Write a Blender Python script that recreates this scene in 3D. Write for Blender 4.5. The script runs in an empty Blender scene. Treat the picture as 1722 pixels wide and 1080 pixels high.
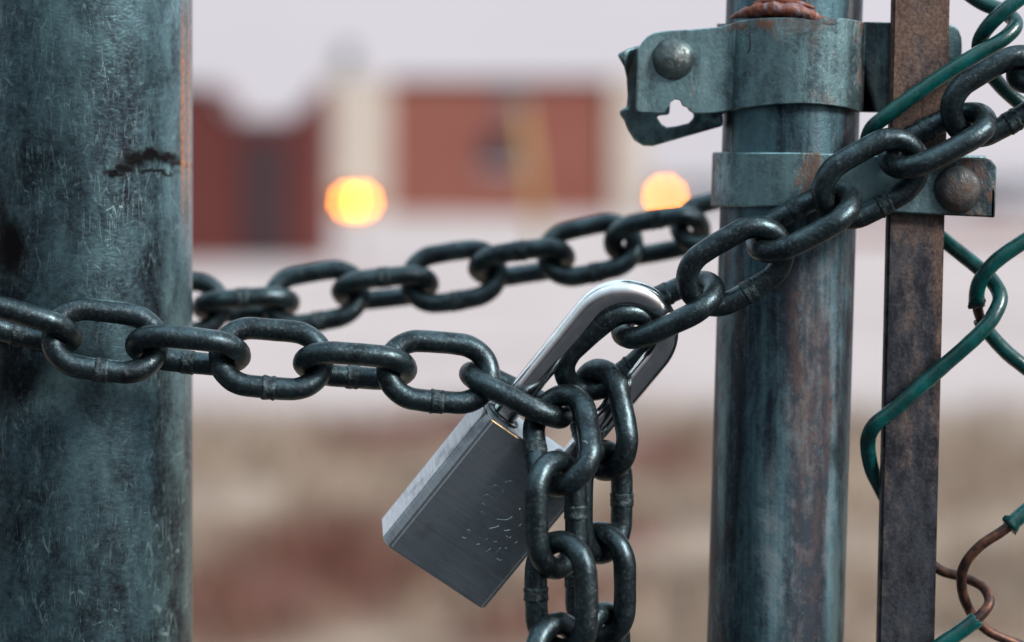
import bpy, bmesh, math, random
from mathutils import Vector, Matrix, noise as mnoise
R = math.radians
random.seed(7)
sc = bpy.context.scene
COL = sc.collection

# ------------------------------------------------------------------ camera
S = 5430.0            # photo pixels per metre at the focus distance
D = 0.65              # focus distance (m)
F = D * S             # focal length in photo pixels
CX, CY = 861.0, 330.0 # level camera: the horizon lies on photo row 330
CAMH = 1.2
cam_d = bpy.data.cameras.new('camera'); cam = bpy.data.objects.new('camera', cam_d); COL.objects.link(cam)
cam.location = (0, 0, CAMH); cam.rotation_euler = (R(90), 0, 0)
cam_d.sensor_width = 36; cam_d.lens = 36 * F / 1722.0
cam_d.shift_y = -(540 - CY) / 1722.0
cam_d.clip_start = 0.02; cam_d.clip_end = 6000
cam_d.dof.use_dof = True; cam_d.dof.focus_distance = D - 0.002
cam_d.dof.aperture_fstop = cam_d.lens / (84 / S * 1000)
cam_d.dof.aperture_blades = 9; cam_d.dof.aperture_rotation = R(12)
sc.camera = cam

# ------------------------------------------------------------------ light
SUN_AZ, SUN_EL = R(127), R(34)      # azimuth clockwise from +Y (the way the camera looks)
w = bpy.data.worlds.new('World'); sc.world = w; w.use_nodes = True
nt = w.node_tree; nt.nodes.clear()
out = nt.nodes.new('ShaderNodeOutputWorld'); bg = nt.nodes.new('ShaderNodeBackground')
sky = nt.nodes.new('ShaderNodeTexSky'); sky.sky_type = 'NISHITA'; sky.sun_disc = False
sky.sun_elevation = SUN_EL; sky.sun_rotation = SUN_AZ; sky.air_density = 1.0; sky.dust_density = 4.0
tc = nt.nodes.new('ShaderNodeTexCoord'); sep = nt.nodes.new('ShaderNodeSeparateXYZ')
nt.links.new(tc.outputs['Generated'], sep.inputs[0])
ramp = nt.nodes.new('ShaderNodeValToRGB')      # overcast layer: pale at the horizon, blue-green grey overhead
el = ramp.color_ramp.elements
el[0].position = 0.0; el[0].color = (7.2, 6.85, 7.4, 1)
el[1].position = 1.0; el[1].color = (12.0, 15.6, 17.8, 1)
e = el.new(0.12); e.color = (7.4, 7.0, 7.7, 1)
e = el.new(0.5); e.color = (9.8, 12.0, 13.4, 1)
nt.links.new(sep.outputs['Z'], ramp.inputs[0])
# unseen sky behind and left of the camera dimmed to shape the light
dotn = nt.nodes.new('ShaderNodeVectorMath'); dotn.operation = 'DOT_PRODUCT'
dotn.inputs[1].default_value = (0.36, 0.70, 0.62)
nt.links.new(tc.outputs['Generated'], dotn.inputs[0])
mr = nt.nodes.new('ShaderNodeMapRange'); mr.inputs[1].default_value = -0.75; mr.inputs[2].default_value = 0.28
mr.inputs[3].default_value = 0.04; mr.inputs[4].default_value = 1.0
nt.links.new(dotn.outputs['Value'], mr.inputs[0])
cn = nt.nodes.new('ShaderNodeTexNoise'); cn.inputs['Scale'].default_value = 2.2; cn.inputs['Detail'].default_value = 4
nt.links.new(tc.outputs['Generated'], cn.inputs['Vector'])
cm = nt.nodes.new('ShaderNodeMapRange'); cm.inputs[1].default_value = .3; cm.inputs[2].default_value = .7
cm.inputs[3].default_value = .88; cm.inputs[4].default_value = 1.08
nt.links.new(cn.outputs[0], cm.inputs[0])
mm = nt.nodes.new('ShaderNodeMath'); mm.operation = 'MULTIPLY'
nt.links.new(mr.outputs[0], mm.inputs[0]); nt.links.new(cm.outputs[0], mm.inputs[1])
vm = nt.nodes.new('ShaderNodeVectorMath'); vm.operation = 'SCALE'
nt.links.new(ramp.outputs[0], vm.inputs[0]); nt.links.new(mm.outputs[0], vm.inputs['Scale'])
mixw = nt.nodes.new('ShaderNodeMix'); mixw.data_type = 'RGBA'; mixw.inputs[0].default_value = 0.92
nt.links.new(sky.outputs[0], mixw.inputs[6]); nt.links.new(vm.outputs[0], mixw.inputs[7])
nt.links.new(mixw.outputs[2], bg.inputs[0]); bg.inputs[1].default_value = 0.10
nt.links.new(bg.outputs[0], out.inputs[0])
sd = bpy.data.lights.new('sun', 'SUN'); sd.energy = 3.8; sd.angle = R(16); sd.color = (1.0, 0.975, 0.95)
sun = bpy.data.objects.new('sun', sd); COL.objects.link(sun); sun.location = (3, -3, 6)
sdir = Vector((math.sin(SUN_AZ) * math.cos(SUN_EL), math.cos(SUN_AZ) * math.cos(SUN_EL), math.sin(SUN_EL)))
sun.rotation_euler = sdir.to_track_quat('Z', 'Y').to_euler()
sc.view_settings.view_transform = 'Standard'; sc.view_settings.look = 'None'
sc.view_settings.exposure = 0.15; sc.view_settings.gamma = 1.0
sc.cycles.use_denoising = True
sc.cycles.max_bounces = 8

# ------------------------------------------------------------------ helpers
def P(px, py, d):
    """photo pixel + depth behind the focus plane in mm -> world point"""
    y = D + d / 1000.0
    return Vector(((px - CX) / F * y, y, CAMH - (py - CY) / F * y))
def B(px, py, Y): return Vector(((px - CX) / F * Y, Y, CAMH - (py - CY) / F * Y))

def tag(o, label=None, cat=None, group=None, kind=None):
    if label: o['label'] = label
    if cat: o['category'] = cat
    if group: o['group'] = group
    if kind: o['kind'] = kind
    return o
def empty(name, loc, label=None, cat=None, group=None, kind=None):
    o = bpy.data.objects.new(name, None); o.empty_display_size = .02; COL.objects.link(o); o.location = loc
    return tag(o, label, cat, group, kind)
def wloc(o):
    v = Vector((0, 0, 0))
    while o: v = v + o.location; o = o.parent
    return v
def obj(name, bm, mats, parent=None, origin=None, smooth=True, angle=None):
    """link bm (world coordinates) as one mesh object with its origin at `origin`"""
    if not isinstance(mats, (list, tuple)): mats = [mats]
    org = Vector(origin) if origin is not None else (wloc(parent) if parent else Vector((0, 0, 0)))
    bmesh.ops.translate(bm, verts=bm.verts, vec=-org)
    bmesh.ops.recalc_face_normals(bm, faces=bm.faces)
    me = bpy.data.meshes.new(name); bm.to_mesh(me); bm.free()
    for m in mats: me.materials.append(m)
    for p in me.polygons: p.use_smooth = smooth
    if smooth and angle: me.set_sharp_from_angle(angle=R(angle))
    o = bpy.data.objects.new(name, me); COL.objects.link(o)
    if parent: o.parent = parent; o.location = org - wloc(parent)
    else: o.location = org
    return o

def catmull(pts, step):
    """smooth curve through pts (Vectors), sampled about every `step` metres"""
    pts = [Vector(p) for p in pts]; q = [pts[0] * 2 - pts[1]] + pts + [pts[-1] * 2 - pts[-2]]; res = []
    for i in range(1, len(q) - 2):
        p0, p1, p2, p3 = q[i-1:i+3]
        n = max(2, int((p2 - p1).length / step))
        d0, d1, d2 = [max((b - a).length ** .5, 1e-5) for a, b in ((p0, p1), (p1, p2), (p2, p3))]
        m1 = d1 * ((p1-p0)/d0 - (p2-p0)/(d0+d1) + (p2-p1)/d1); m2 = d1 * ((p2-p1)/d1 - (p3-p1)/(d1+d2) + (p3-p2)/d2)
        for k in range(n):
            t = k / n
            res.append((2*t**3-3*t*t+1)*p1 + (t**3-2*t*t+t)*m1 + (-2*t**3+3*t*t)*p2 + (t**3-t*t)*m2)
    res.append(pts[-1]); return res
def tube(bm, pts, rad, seg=16, closed=False, mat=0, cap=True, wob=0.0):
    n = len(pts); rf = rad if callable(rad) else (lambda i: rad)
    tan = []
    for i in range(n):
        a = pts[(i-1) % n] if (closed or i > 0) else pts[i]; b = pts[(i+1) % n] if (closed or i < n-1) else pts[i]
        tan.append((b - a).normalized())
    up = tan[0].orthogonal().normalized(); frames = []
    for i in range(n):
        if i: up = tan[i-1].rotation_difference(tan[i]) @ up
        up = (up - tan[i] * up.dot(tan[i])).normalized(); frames.append((up.copy(), tan[i].cross(up)))
    if closed:   # spread the closing twist
        q = tan[-1].rotation_difference(tan[0]) @ frames[-1][0]; u0, v0 = frames[0]
        tw = math.atan2(q.dot(v0), q.dot(u0))
        frames = [(u*math.cos(-tw*i/n)+v*math.sin(-tw*i/n), v*math.cos(-tw*i/n)-u*math.sin(-tw*i/n)) for i, (u, v) in enumerate(frames)]
    rings = []
    for i in range(n):
        u, v = frames[i]; r = rf(i); ring = []
        for k in range(seg):
            a = 2*math.pi*k/seg; rr = r
            if wob: rr *= 1 + wob * mnoise.noise(Vector((math.cos(a)*1.5, math.sin(a)*1.5, i*.35)) + pts[0]*300)
            ring.append(bm.verts.new(pts[i] + u*math.cos(a)*rr + v*math.sin(a)*rr))
        rings.append(ring)
    m = n if closed else n-1
    for i in range(m):
        A, Bq = rings[i], rings[(i+1) % n]
        for k in range(seg):
            f = bm.faces.new((A[k], A[(k+1) % seg], Bq[(k+1) % seg], Bq[k])); f.material_index = mat
    if not closed and cap:
        bm.faces.new(rings[0][::-1]).material_index = mat; bm.faces.new(rings[-1]).material_index = mat
def lathe(bm, prof, origin, axis, seg=32, mat=0):
    """prof = [(r, h)] revolved about axis through origin"""
    axis = Vector(axis).normalized(); u = axis.orthogonal().normalized(); v = axis.cross(u); rings = []
    for r, h in prof:
        if r < 1e-7: rings.append([bm.verts.new(origin + axis*h)])
        else: rings.append([bm.verts.new(origin + axis*h + (u*math.cos(2*math.pi*k/seg) + v*math.sin(2*math.pi*k/seg))*r) for k in range(seg)])
    for A, C in zip(rings, rings[1:]):
        for k in range(seg):
            k2 = (k+1) % seg
            if len(A) == 1: vs = (A[0], C[k2], C[k])
            elif len(C) == 1: vs = (A[k], A[k2], C[0])
            else: vs = (A[k], A[k2], C[k2], C[k])
            bm.faces.new(vs).material_index = mat
def box(bm, lo, hi, mat=0, bev=0.0):
    b2 = bmesh.new(); x0, y0, z0 = lo; x1, y1, z1 = hi
    v = [b2.verts.new(c) for c in ((x0,y0,z0),(x1,y0,z0),(x1,y1,z0),(x0,y1,z0),(x0,y0,z1),(x1,y0,z1),(x1,y1,z1),(x0,y1,z1))]
    for q in ((0,3,2,1),(4,5,6,7),(0,1,5,4),(1,2,6,5),(2,3,7,6),(3,0,4,7)): b2.faces.new([v[i] for i in q])
    if bev: bmesh.ops.bevel(b2, geom=b2.edges[:], offset=bev, segments=2, affect='EDGES')
    merge(bm, b2, mat)
def merge(bm, b2, mat=0):
    mp = {v: bm.verts.new(v.co) for v in b2.verts}
    for f in b2.faces:
        g = bm.faces.new([mp[v] for v in f.verts]); g.material_index = f.material_index + mat
    b2.free()
def prism(bm, pts, off, hole=None, mat=0):
    """closed outline pts (Vectors) extruded by vector off; optional hole outline"""
    off = Vector(off); b2 = bmesh.new(); loops = []
    for lp in [pts] + ([hole] if hole else []):
        vs = [b2.verts.new(p) for p in lp]; loops.append(vs)
        for i in range(len(vs)): b2.edges.new((vs[i], vs[(i+1) % len(vs)]))
    bmesh.ops.triangle_fill(b2, use_beauty=True, use_dissolve=False, edges=b2.edges[:])
    r = bmesh.ops.extrude_face_region(b2, geom=b2.faces[:])
    bmesh.ops.translate(b2, verts=[g for g in r['geom'] if isinstance(g, bmesh.types.BMVert)], vec=off)
    merge(bm, b2, mat)

# ------------------------------------------------------------------ node materials
class N:
    def __init__(s, name):
        s.m = bpy.data.materials.new(name); s.m.use_nodes = True; s.t = s.m.node_tree; s.t.nodes.clear()
        s.o = s.t.nodes.new('ShaderNodeOutputMaterial'); s.b = s.t.nodes.new('ShaderNodeBsdfPrincipled')
        s.t.links.new(s.b.outputs[0], s.o.inputs[0]); s.tc = s.t.nodes.new('ShaderNodeTexCoord')
    def set(s, node, key, val):
        if hasattr(val, 'is_linked') or isinstance(val, bpy.types.NodeSocket): s.t.links.new(val, node.inputs[key])
        elif val is not None: node.inputs[key].default_value = val
    def co(s, scale=(1, 1, 1), rnd=False, loc=(0, 0, 0)):
        v = s.tc.outputs['Object']
        if rnd:
            oi = s.t.nodes.new('ShaderNodeObjectInfo'); k = s.t.nodes.new('ShaderNodeVectorMath'); k.operation = 'MULTIPLY_ADD'
            s.t.links.new(oi.outputs['Random'], k.inputs[0]); k.inputs[1].default_value = (.37, .91, .53); s.t.links.new(v, k.inputs[2]); v = k.outputs[0]
        mp = s.t.nodes.new('ShaderNodeMapping'); s.t.links.new(v, mp.inputs[0]); mp.inputs['Scale'].default_value = scale; mp.inputs['Location'].default_value = loc
        return mp.outputs[0]
    def noise(s, vec, scale, detail=5, rough=.6, dist=0.0):
        n = s.t.nodes.new('ShaderNodeTexNoise'); s.t.links.new(vec, n.inputs['Vector'])
        n.inputs['Scale'].default_value = scale; n.inputs['Detail'].default_value = detail; n.inputs['Roughness'].default_value = rough; n.inputs['Distortion'].default_value = dist
        return n.outputs[0]
    def vor(s, vec, scale, feature='DISTANCE_TO_EDGE', rand=1.0):
        n = s.t.nodes.new('ShaderNodeTexVoronoi'); n.feature = feature; s.t.links.new(vec, n.inputs['Vector']); n.inputs['Scale'].default_value = scale
        n.inputs['Randomness'].default_value = rand
        return n.outputs[0]
    def math(s, op, a, b=None, c=None, clamp=False):
        n = s.t.nodes.new('ShaderNodeMath'); n.operation = op; n.use_clamp = clamp
        for i, x in enumerate((a, b, c)):
            if x is not None: s.set(n, i, x)
        return n.outputs[0]
    def rng(s, v, a, b, c=0.0, d=1.0):
        n = s.t.nodes.new('ShaderNodeMapRange'); n.interpolation_type = 'SMOOTHSTEP'
        for i, x in enumerate((v, a, b, c, d)): s.set(n, i, x)
        return n.outputs[0]
    def mix(s, f, a, b):
        n = s.t.nodes.new('ShaderNodeMix'); n.data_type = 'RGBA'
        s.set(n, 0, f)
        for i, x in ((6, a), (7, b)):
            if isinstance(x, tuple): n.inputs[i].default_value = (*x[:3], 1)
            else: s.t.links.new(x, n.inputs[i])
        return n.outputs[2]
    def sepxyz(s, v):
        n = s.t.nodes.new('ShaderNodeSeparateXYZ'); s.t.links.new(v, n.inputs[0]); return n.outputs
    def warp(s, vec, scale, amt):
        n = s.t.nodes.new('ShaderNodeTexNoise'); s.t.links.new(vec, n.inputs['Vector']); n.inputs['Scale'].default_value = scale; n.inputs['Detail'].default_value = 3
        a = s.t.nodes.new('ShaderNodeVectorMath'); a.operation = 'SUBTRACT'; s.t.links.new(n.outputs['Color'], a.inputs[0]); a.inputs[1].default_value = (.5, .5, .5)
        b = s.t.nodes.new('ShaderNodeVectorMath'); b.operation = 'MULTIPLY_ADD'; s.t.links.new(a.outputs[0], b.inputs[0]); b.inputs[1].default_value = (amt,)*3; s.t.links.new(vec, b.inputs[2])
        return b.outputs[0]
    def spot(s, vec, c, rad, soft=.4):
        """1 inside the ellipsoid at c with radii rad (same units as vec)"""
        a = s.t.nodes.new('ShaderNodeVectorMath'); a.operation = 'SUBTRACT'; s.t.links.new(vec, a.inputs[0]); a.inputs[1].default_value = c
        b = s.t.nodes.new('ShaderNodeVectorMath'); b.operation = 'DIVIDE'; s.t.links.new(a.outputs[0], b.inputs[0]); b.inputs[1].default_value = rad
        l = s.t.nodes.new('ShaderNodeVectorMath'); l.operation = 'LENGTH'; s.t.links.new(b.outputs[0], l.inputs[0])
        return s.rng(l.outputs['Value'], 1 + soft, 1 - soft)
    def bump(s, h, strength, dist):
        n = s.t.nodes.new('ShaderNodeBump'); n.inputs['Strength'].default_value = strength; n.inputs['Distance'].default_value = dist
        s.t.links.new(h, n.inputs['Height']); s.t.links.new(n.outputs[0], s.b.inputs['Normal'])
    def done(s, col=None, rough=None, metal=None, spec=None):
        for k, v in (('Base Color', col), ('Roughness', rough), ('Metallic', metal), ('Specular IOR Level', spec)):
            if v is not None: s.set(s.b, k, (*v[:3], 1) if isinstance(v, tuple) else v)
        return s.m
def plain(name, col, rough=.6, metal=0.0, var=.15, scale=40):
    n = N(name); f = n.noise(n.co(), scale, 4)
    lo = tuple(c*(1-var) for c in col); hi = tuple(c*(1+var) for c in col)
    return n.done(n.mix(n.rng(f, .3, .7), lo, hi), rough, metal)

def m_chain():
    n = N('blackened_steel'); c = n.co((1, 1, 1), True)
    a = n.noise(c, 130, 5, .6); f = n.noise(c, 900, 4, .65); g = n.noise(c, 330, 6, .7, .6)
    col = n.mix(n.rng(a, .30, .75), (.024, .031, .036), (.070, .100, .110))
    col = n.mix(n.rng(f, .5, .72, 0, .5), col, (.15, .2, .205))
    chip = n.math('MULTIPLY', n.rng(g, .63, .71), n.rng(n.noise(c, 75, 2), .5, .62))
    col = n.mix(chip, col, (.42, .40, .40))
    rust = n.math('MULTIPLY', n.rng(n.noise(c, 210, 5, .7), .66, .76), n.rng(n.noise(c, 60, 2), .45, .65))
    col = n.mix(n.math('MULTIPLY', rust, .8), col, (.11, .045, .022))
    n.bump(n.math('ADD', n.math('MULTIPLY', f, .6), n.math('MULTIPLY', a, 1.0)), .35, .0006)
    ro = n.rng(a, .3, .7, .38, .26); ro = n.math('ADD', ro, n.rng(f, .3, .7, 0, .1))
    return n.done(col, ro, n.math('SUBTRACT', .92, n.math('MULTIPLY', rust, .8)))
def m_weld():
    n = N('weld_scale'); c = n.co((1, 1, 1), True); a = n.noise(c, 420, 5, .7); b = n.noise(c, 160, 3)
    col = n.mix(n.rng(a, .38, .66), (.022, .030, .035), (.080, .108, .115)); col = n.mix(n.rng(b, .64, .78), col, (.10, .055, .04))
    n.bump(a, .8, .0009); return n.done(col, .5, .85)
def m_post():
    n = N('weathered_galvanized_post'); c = n.co()
    big = n.noise(n.co((1, 1, .28)), 26, 4, .55, .4); mid = n.noise(n.co((1, 1, .6)), 95, 5, .65, .5)
    fine = n.noise(n.co((1, 1, 1.25)), 480, 8, .78, .25); flake = n.vor(n.warp(n.co((1, 1, 1.5)), 300, .004), 330)
    t = n.math('ADD', n.math('MULTIPLY', big, .75), n.math('ADD', n.math('MULTIPLY', mid, .35), n.math('MULTIPLY', fine, .35)))
    col = n.mix(n.rng(t, .56, .90), (.014, .014, .022), (.215, .375, .415))
    col = n.mix(n.rng(fine, .58, .74, 0, .5), col, (.20, .42, .455))
    # hair-thin scratches in a few directions, worn through only here and there
    sc_ = None
    for ang, sx, sz, th, ms in ((25, 260, 30, .030, 75), (-18, 300, 34, .028, 90), (70, 240, 40, .022, 100), (6, 340, 26, .030, 60), (-52, 280, 44, .024, 95), (38, 420, 70, .03, 120), (-75, 380, 60, .024, 130)):
        mp = n.t.nodes.new('ShaderNodeMapping'); n.t.links.new(n.warp(c, 60, .003), mp.inputs[0]); mp.inputs['Rotation'].default_value = (0, R(ang), 0); mp.inputs['Scale'].default_value = (sx, sx*.6, sz)
        v = n.vor(mp.outputs[0], 1.0); l = n.math('MULTIPLY', n.rng(v, th, th*.3), n.rng(n.noise(n.co(loc=(ang*.1, 0, 0)), ms, 5, .7), .53, .65))
        sc_ = l if sc_ is None else n.math('MAXIMUM', sc_, l)
    sc_ = n.math('MULTIPLY', sc_, n.rng(n.noise(n.co((1, 1, .5)), 17, 3), .38, .6, .25, 1))
    col = n.mix(n.math('MULTIPLY', sc_, .8), col, (.42, .62, .63))
    # near-black tar smear and older dark stains, with ragged edges
    wc = n.warp(n.warp(n.warp(c, 110, .005), 380, .003), 1100, .0014)
    s1 = None
    for px, py, d, rx, rz in ((188, 292, 14, .0032, .0013), (205, 284, 15, .0035, .0018), (225, 270, 17, .0045, .0030), (250, 264, 19, .0050, .0028), (272, 268, 22, .0045, .0022), (296, 277, 28, .004, .0011), (262, 290, 21, .006, .0008)):
        pc = P(px, py, d); t1 = n.spot(wc, tuple(pc - POST0), (rx, .03, rz), .6); s1 = t1 if s1 is None else n.math('MAXIMUM', s1, t1)
    pc = P(18, 415, 15); s1 = n.math('MAXIMUM', s1, n.spot(wc, tuple(pc - POST0), (.006, .03, .012), .6))
    pc = P(40, 640, 12); s1 = n.math('MAXIMUM', s1, n.math('MULTIPLY', n.spot(wc, tuple(pc - POST0), (.03, .03, .010), .8), .7))
    col = n.mix(s1, col, (.004, .0035, .004)); n.set(n.b, 'Specular IOR Level', n.rng(s1, .2, .8, .5, .12))
    # narrow orange streaks near the right-hand edge: a lamp reflection painted in
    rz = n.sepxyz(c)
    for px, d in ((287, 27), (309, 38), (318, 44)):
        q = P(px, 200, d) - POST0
        glint = n.math('MULTIPLY', n.spot(n.warp(c, 400, .0012), (q.x, q.y, P(px, 190, d).z - POST0.z), (.0011, .0022, .034), .5), n.rng(fine, .40, .58, .35, 1))
        col = n.mix(n.math('MULTIPLY', glint, .85), col, (.72, .28, .11))
    h = n.math('ADD', n.math('MULTIPLY', fine, .35), n.math('ADD', n.math('MULTIPLY', mid, .5), n.math('ADD', n.math('MULTIPLY', sc_, .5), n.math('MULTIPLY', n.rng(flake, 0, .3), .2))))
    n.bump(h, .20, .0006)
    return n.done(col, n.rng(t, .4, .8, .46, .30), n.math('SUBTRACT', .88, n.math('MULTIPLY', s1, .8)))
def m_galv(name, dark, light, rust_amt=.25, rust=(.13, .055, .025), streak=.5, pale=.3, rough=(.5, .36), metal=.85, zs=.3, iso=False, stain=None, stain_k=.9):
    q1 = 1 if iso else .35; q2 = 1 if iso else .06
    n = N(name); c = n.co()
    big = n.noise(n.co((1, 1, zs)), 42, 4, .6, .5); mid = n.noise(n.co((1, 1, .6)), 160, 6, .7, .6); fine = n.noise(c, 750, 6, .75)
    st = n.noise(n.co((1, 1, q2)), 110, 4, .6)
    t = n.math('ADD', n.math('MULTIPLY', big, .5), n.math('ADD', n.math('MULTIPLY', mid, .35), n.math('MULTIPLY', fine, .2)))
    t = n.math('ADD', t, n.math('MULTIPLY', n.math('SUBTRACT', st, .5), streak))
    col = n.mix(n.rng(t, .40, .66), dark, light)
    col = n.mix(n.rng(fine, .6, .72, 0, .4), col, tuple(x*1.7 for x in light))
    rs = n.math('MULTIPLY', n.rng(n.noise(n.co((1, 1, q1)), 120, 7, .75, .4), .62 - rust_amt*.35, .74 - rust_amt*.3), n.rng(n.noise(n.co((1, 1, .25)), 34, 3), .44, .60))
    rs = n.math('MAXIMUM', rs, n.math('MULTIPLY', n.rng(st, .60, .74), rust_amt*.9))
    col = n.mix(n.math('MULTIPLY', rs, .85), col, rust)
    dr = n.math('MULTIPLY', n.rng(n.noise(n.warp(n.co((1, 1, .16)), 120, .006), 190, 5, .7), .66, .72), n.rng(n.noise(c, 30, 2), .5, .62))
    col = n.mix(n.math('MULTIPLY', dr, pale), col, (.45, .56, .56))
    if stain:      # rust weeping from a weld
        wq = n.warp(n.warp(n.co((1, 1, 1)), 120, .006), 500, .003); sm = None
        for q_, rr in stain:
            t_ = n.spot(wq, q_, rr, .7); sm = t_ if sm is None else n.math('MAXIMUM', sm, t_)
        col = n.mix(n.math('MULTIPLY', n.math('MULTIPLY', sm, stain_k), n.rng(mid, .35, .55)), col, n.mix(n.rng(mid, .4, .6), (.05, .02, .012), (.22, .075, .03))); rs = n.math('MAXIMUM', rs, sm)
    n.bump(n.math('ADD', n.math('MULTIPLY', mid, .6), n.math('ADD', n.math('MULTIPLY', fine, .35), n.math('MULTIPLY', rs, .5))), .4, .0008)
    return n.done(col, n.math('ADD', n.rng(t, .4, .7, *rough), n.math('MULTIPLY', rs, .25)), n.math('SUBTRACT', metal, n.math('MULTIPLY', rs, metal*.85)))

# positions the materials need
POST_R = .0365
POST0 = Vector((P(137, 500, 47.5).x, D + .0475, 0.0))

ax0, ax1 = P(1336, 0, 34), P(1303, 1080, 34); dirp = (ax0 - ax1).normalized()
def axis_at(z): return ax1 + dirp * ((z - ax1.z) / dirp.z)
gb = axis_at(0.06)
M = {}
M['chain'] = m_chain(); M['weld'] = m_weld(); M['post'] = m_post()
M['pole'] = m_galv('rust_streaked_galvanized_tube', (.022, .032, .046), (.115, .215, .25), .34, (.11, .05, .028), .9, .95, stain=[(tuple(P(px, py, 12) - Vector((gb.x, gb.y, 0))), (rx, .02, rz)) for px, py, rx, rz in ((1372, 560, .0045, .050), (1352, 800, .006, .070), (1395, 700, .003, .06), (1300, 950, .004, .03), (1240, 520, .003, .03))], stain_k=.2)
M['band'] = m_galv('galvanized_clamp', (.042, .060, .070), (.25, .405, .43), .42, (.14, .06, .032), .25, .25, (.46, .33), .85, .3, False, [(tuple(P(px, py, 10) - Vector((gb.x, gb.y, 0))), (rx, .02, rz)) for px, py, rx, rz in ((1290, 40, .009, .0022), (1330, 42, .008, .0020), (1312, 52, .0026, .0035), (1255, 41, .005, .0012), (1368, 36, .006, .0012))])
M['bolt'] = m_galv('rusty_bolt', (.05, .055, .058), (.15, .16, .16), .55, (.075, .04, .028), .0, .0, (.5, .4), .85, 1, True)
M['bolt_grey'] = m_galv('dull_zinc_bolt', (.06, .072, .074), (.21, .255, .25), .30, (.07, .045, .035), .0, .1, (.45, .34), .85, 1, True)
def m_bar():
    n = N('brown_steel_bar'); c = n.co(); a = n.noise(n.co((1, 1, .5)), 150, 6, .7); f = n.noise(c, 800, 5, .75); st = n.noise(n.co((1, 1, .09)), 90, 4, .6); b = n.noise(c, 34, 4)
    col = n.mix(n.rng(n.math('ADD', n.math('MULTIPLY', a, .7), n.math('MULTIPLY', f, .3)), .38, .64), (.030, .029, .036), (.115, .125, .145))
    z = n.sepxyz(c)[2]; up = n.rng(z, 1.06, 1.24, .0, .13)
    r = n.rng(n.math('ADD', n.math('ADD', n.math('MULTIPLY', a, .45), n.math('MULTIPLY', st, .40)), n.math('ADD', up, n.math('MULTIPLY', b, .15))), .50, .65)
    col = n.mix(n.math('MULTIPLY', r, .75), col, n.mix(n.rng(f, .4, .65), (.085, .036, .020), (.21, .115, .062)))
    n.bump(n.math('ADD', a, n.math('MULTIPLY', f, .5)), .4, .0006)
    return n.done(col, n.math('ADD', n.rng(a, .4, .7, .52, .38), n.math('MULTIPLY', r, .15)), n.rng(r, 0, 1, .85, .35))
def m_beadrust():
    n = N('rusty_weld_bead'); c = n.co(); a = n.noise(n.co((1, 1, 1)), 160, 5, .7, .8); b = n.noise(c, 420, 5, .7)
    col = n.mix(n.rng(a, .30, .52), (.26, .20, .22), (.19, .048, .022)); col = n.mix(n.rng(b, .55, .7), col, (.40, .13, .035)); col = n.mix(n.rng(n.noise(c, 90, 3), .6, .7), col, (.03, .012, .01))
    n.bump(b, .7, .0008); return n.done(col, .55, .15)
M['bead'] = m_beadrust(); M['bar'] = m_bar()
def m_padlock():
    n = N('brushed_lock_steel'); c = n.co()    # object axes: x across the face, y out of the face, z along the lock
    br = n.noise(n.co((130, 130, 3400)), 1, 4, .75); br2 = n.noise(n.co((30, 30, 900)), 1, 3, .7); bl = n.noise(c, 110, 4)
    t = n.math('ADD', n.math('MULTIPLY', br, .6), n.math('MULTIPLY', br2, .4))
    col = n.mix(n.rng(t, .36, .64), (.46, .51, .54), (.66, .72, .75)); col = n.mix(n.rng(bl, .5, .72, 0, .35), col, (.20, .22, .27))
    nick = n.math('MULTIPLY', n.rng(n.vor(n.warp(n.co((260, 260, 40)), 2, 1.2), 1.0), .05, .012), n.rng(n.noise(c, 75, 5, .7), .60, .70))
    col = n.mix(n.math('MULTIPLY', nick, .7), col, (.75, .78, .80)); grime = n.rng(n.noise(c, 60, 6, .75), .52, .74, 0, .55); col = n.mix(grime, col, (.13, .13, .135))
    n.bump(t, .10, .0003); return n.done(col, n.math('ADD', n.rng(br, .3, .7, .42, .28), n.math('MULTIPLY', grime, .25)), 1.0)
M['lock'] = m_padlock()
n = N('polished_shackle_steel'); M['shackle'] = n.done(n.mix(n.rng(n.noise(n.co(), 300, 5), .4, .7), (.72, .69, .69), (.84, .80, .80)), n.rng(n.noise(n.co(), 90, 4), .3, .7, .12, .22), 1.0)
M['brass'] = plain('brass_edge', (.65, .36, .12), .35, 1.0, .3, 400)
def m_pvc():
    n = N('green_vinyl_coating'); c = n.co(); a = n.noise(c, 120, 4); b = n.noise(c, 700, 4)
    n.bump(n.math('ADD', a, n.math('MULTIPLY', b, .4)), .25, .0006)
    return n.done(n.mix(n.math('MULTIPLY', n.rng(n.noise(c, 260, 6, .75), .56, .70), .65), n.mix(n.rng(a, .35, .7), (.0, .034, .032), (.0, .080, .076)), n.mix(n.rng(b, .4, .6), (.012, .03, .028), (.06, .16, .15))), n.rng(b, .3, .7, .22, .38), 0.0, .6)
M['pvc'] = m_pvc()
n = N('rusted_wire'); c = n.co(); a = n.noise(c, 260, 5)
n.bump(a, .4, .0005); M['core'] = n.done(n.mix(n.rng(a, .4, .68), (.045, .022, .02), (.16, .065, .035)), .5, .45)

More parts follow.
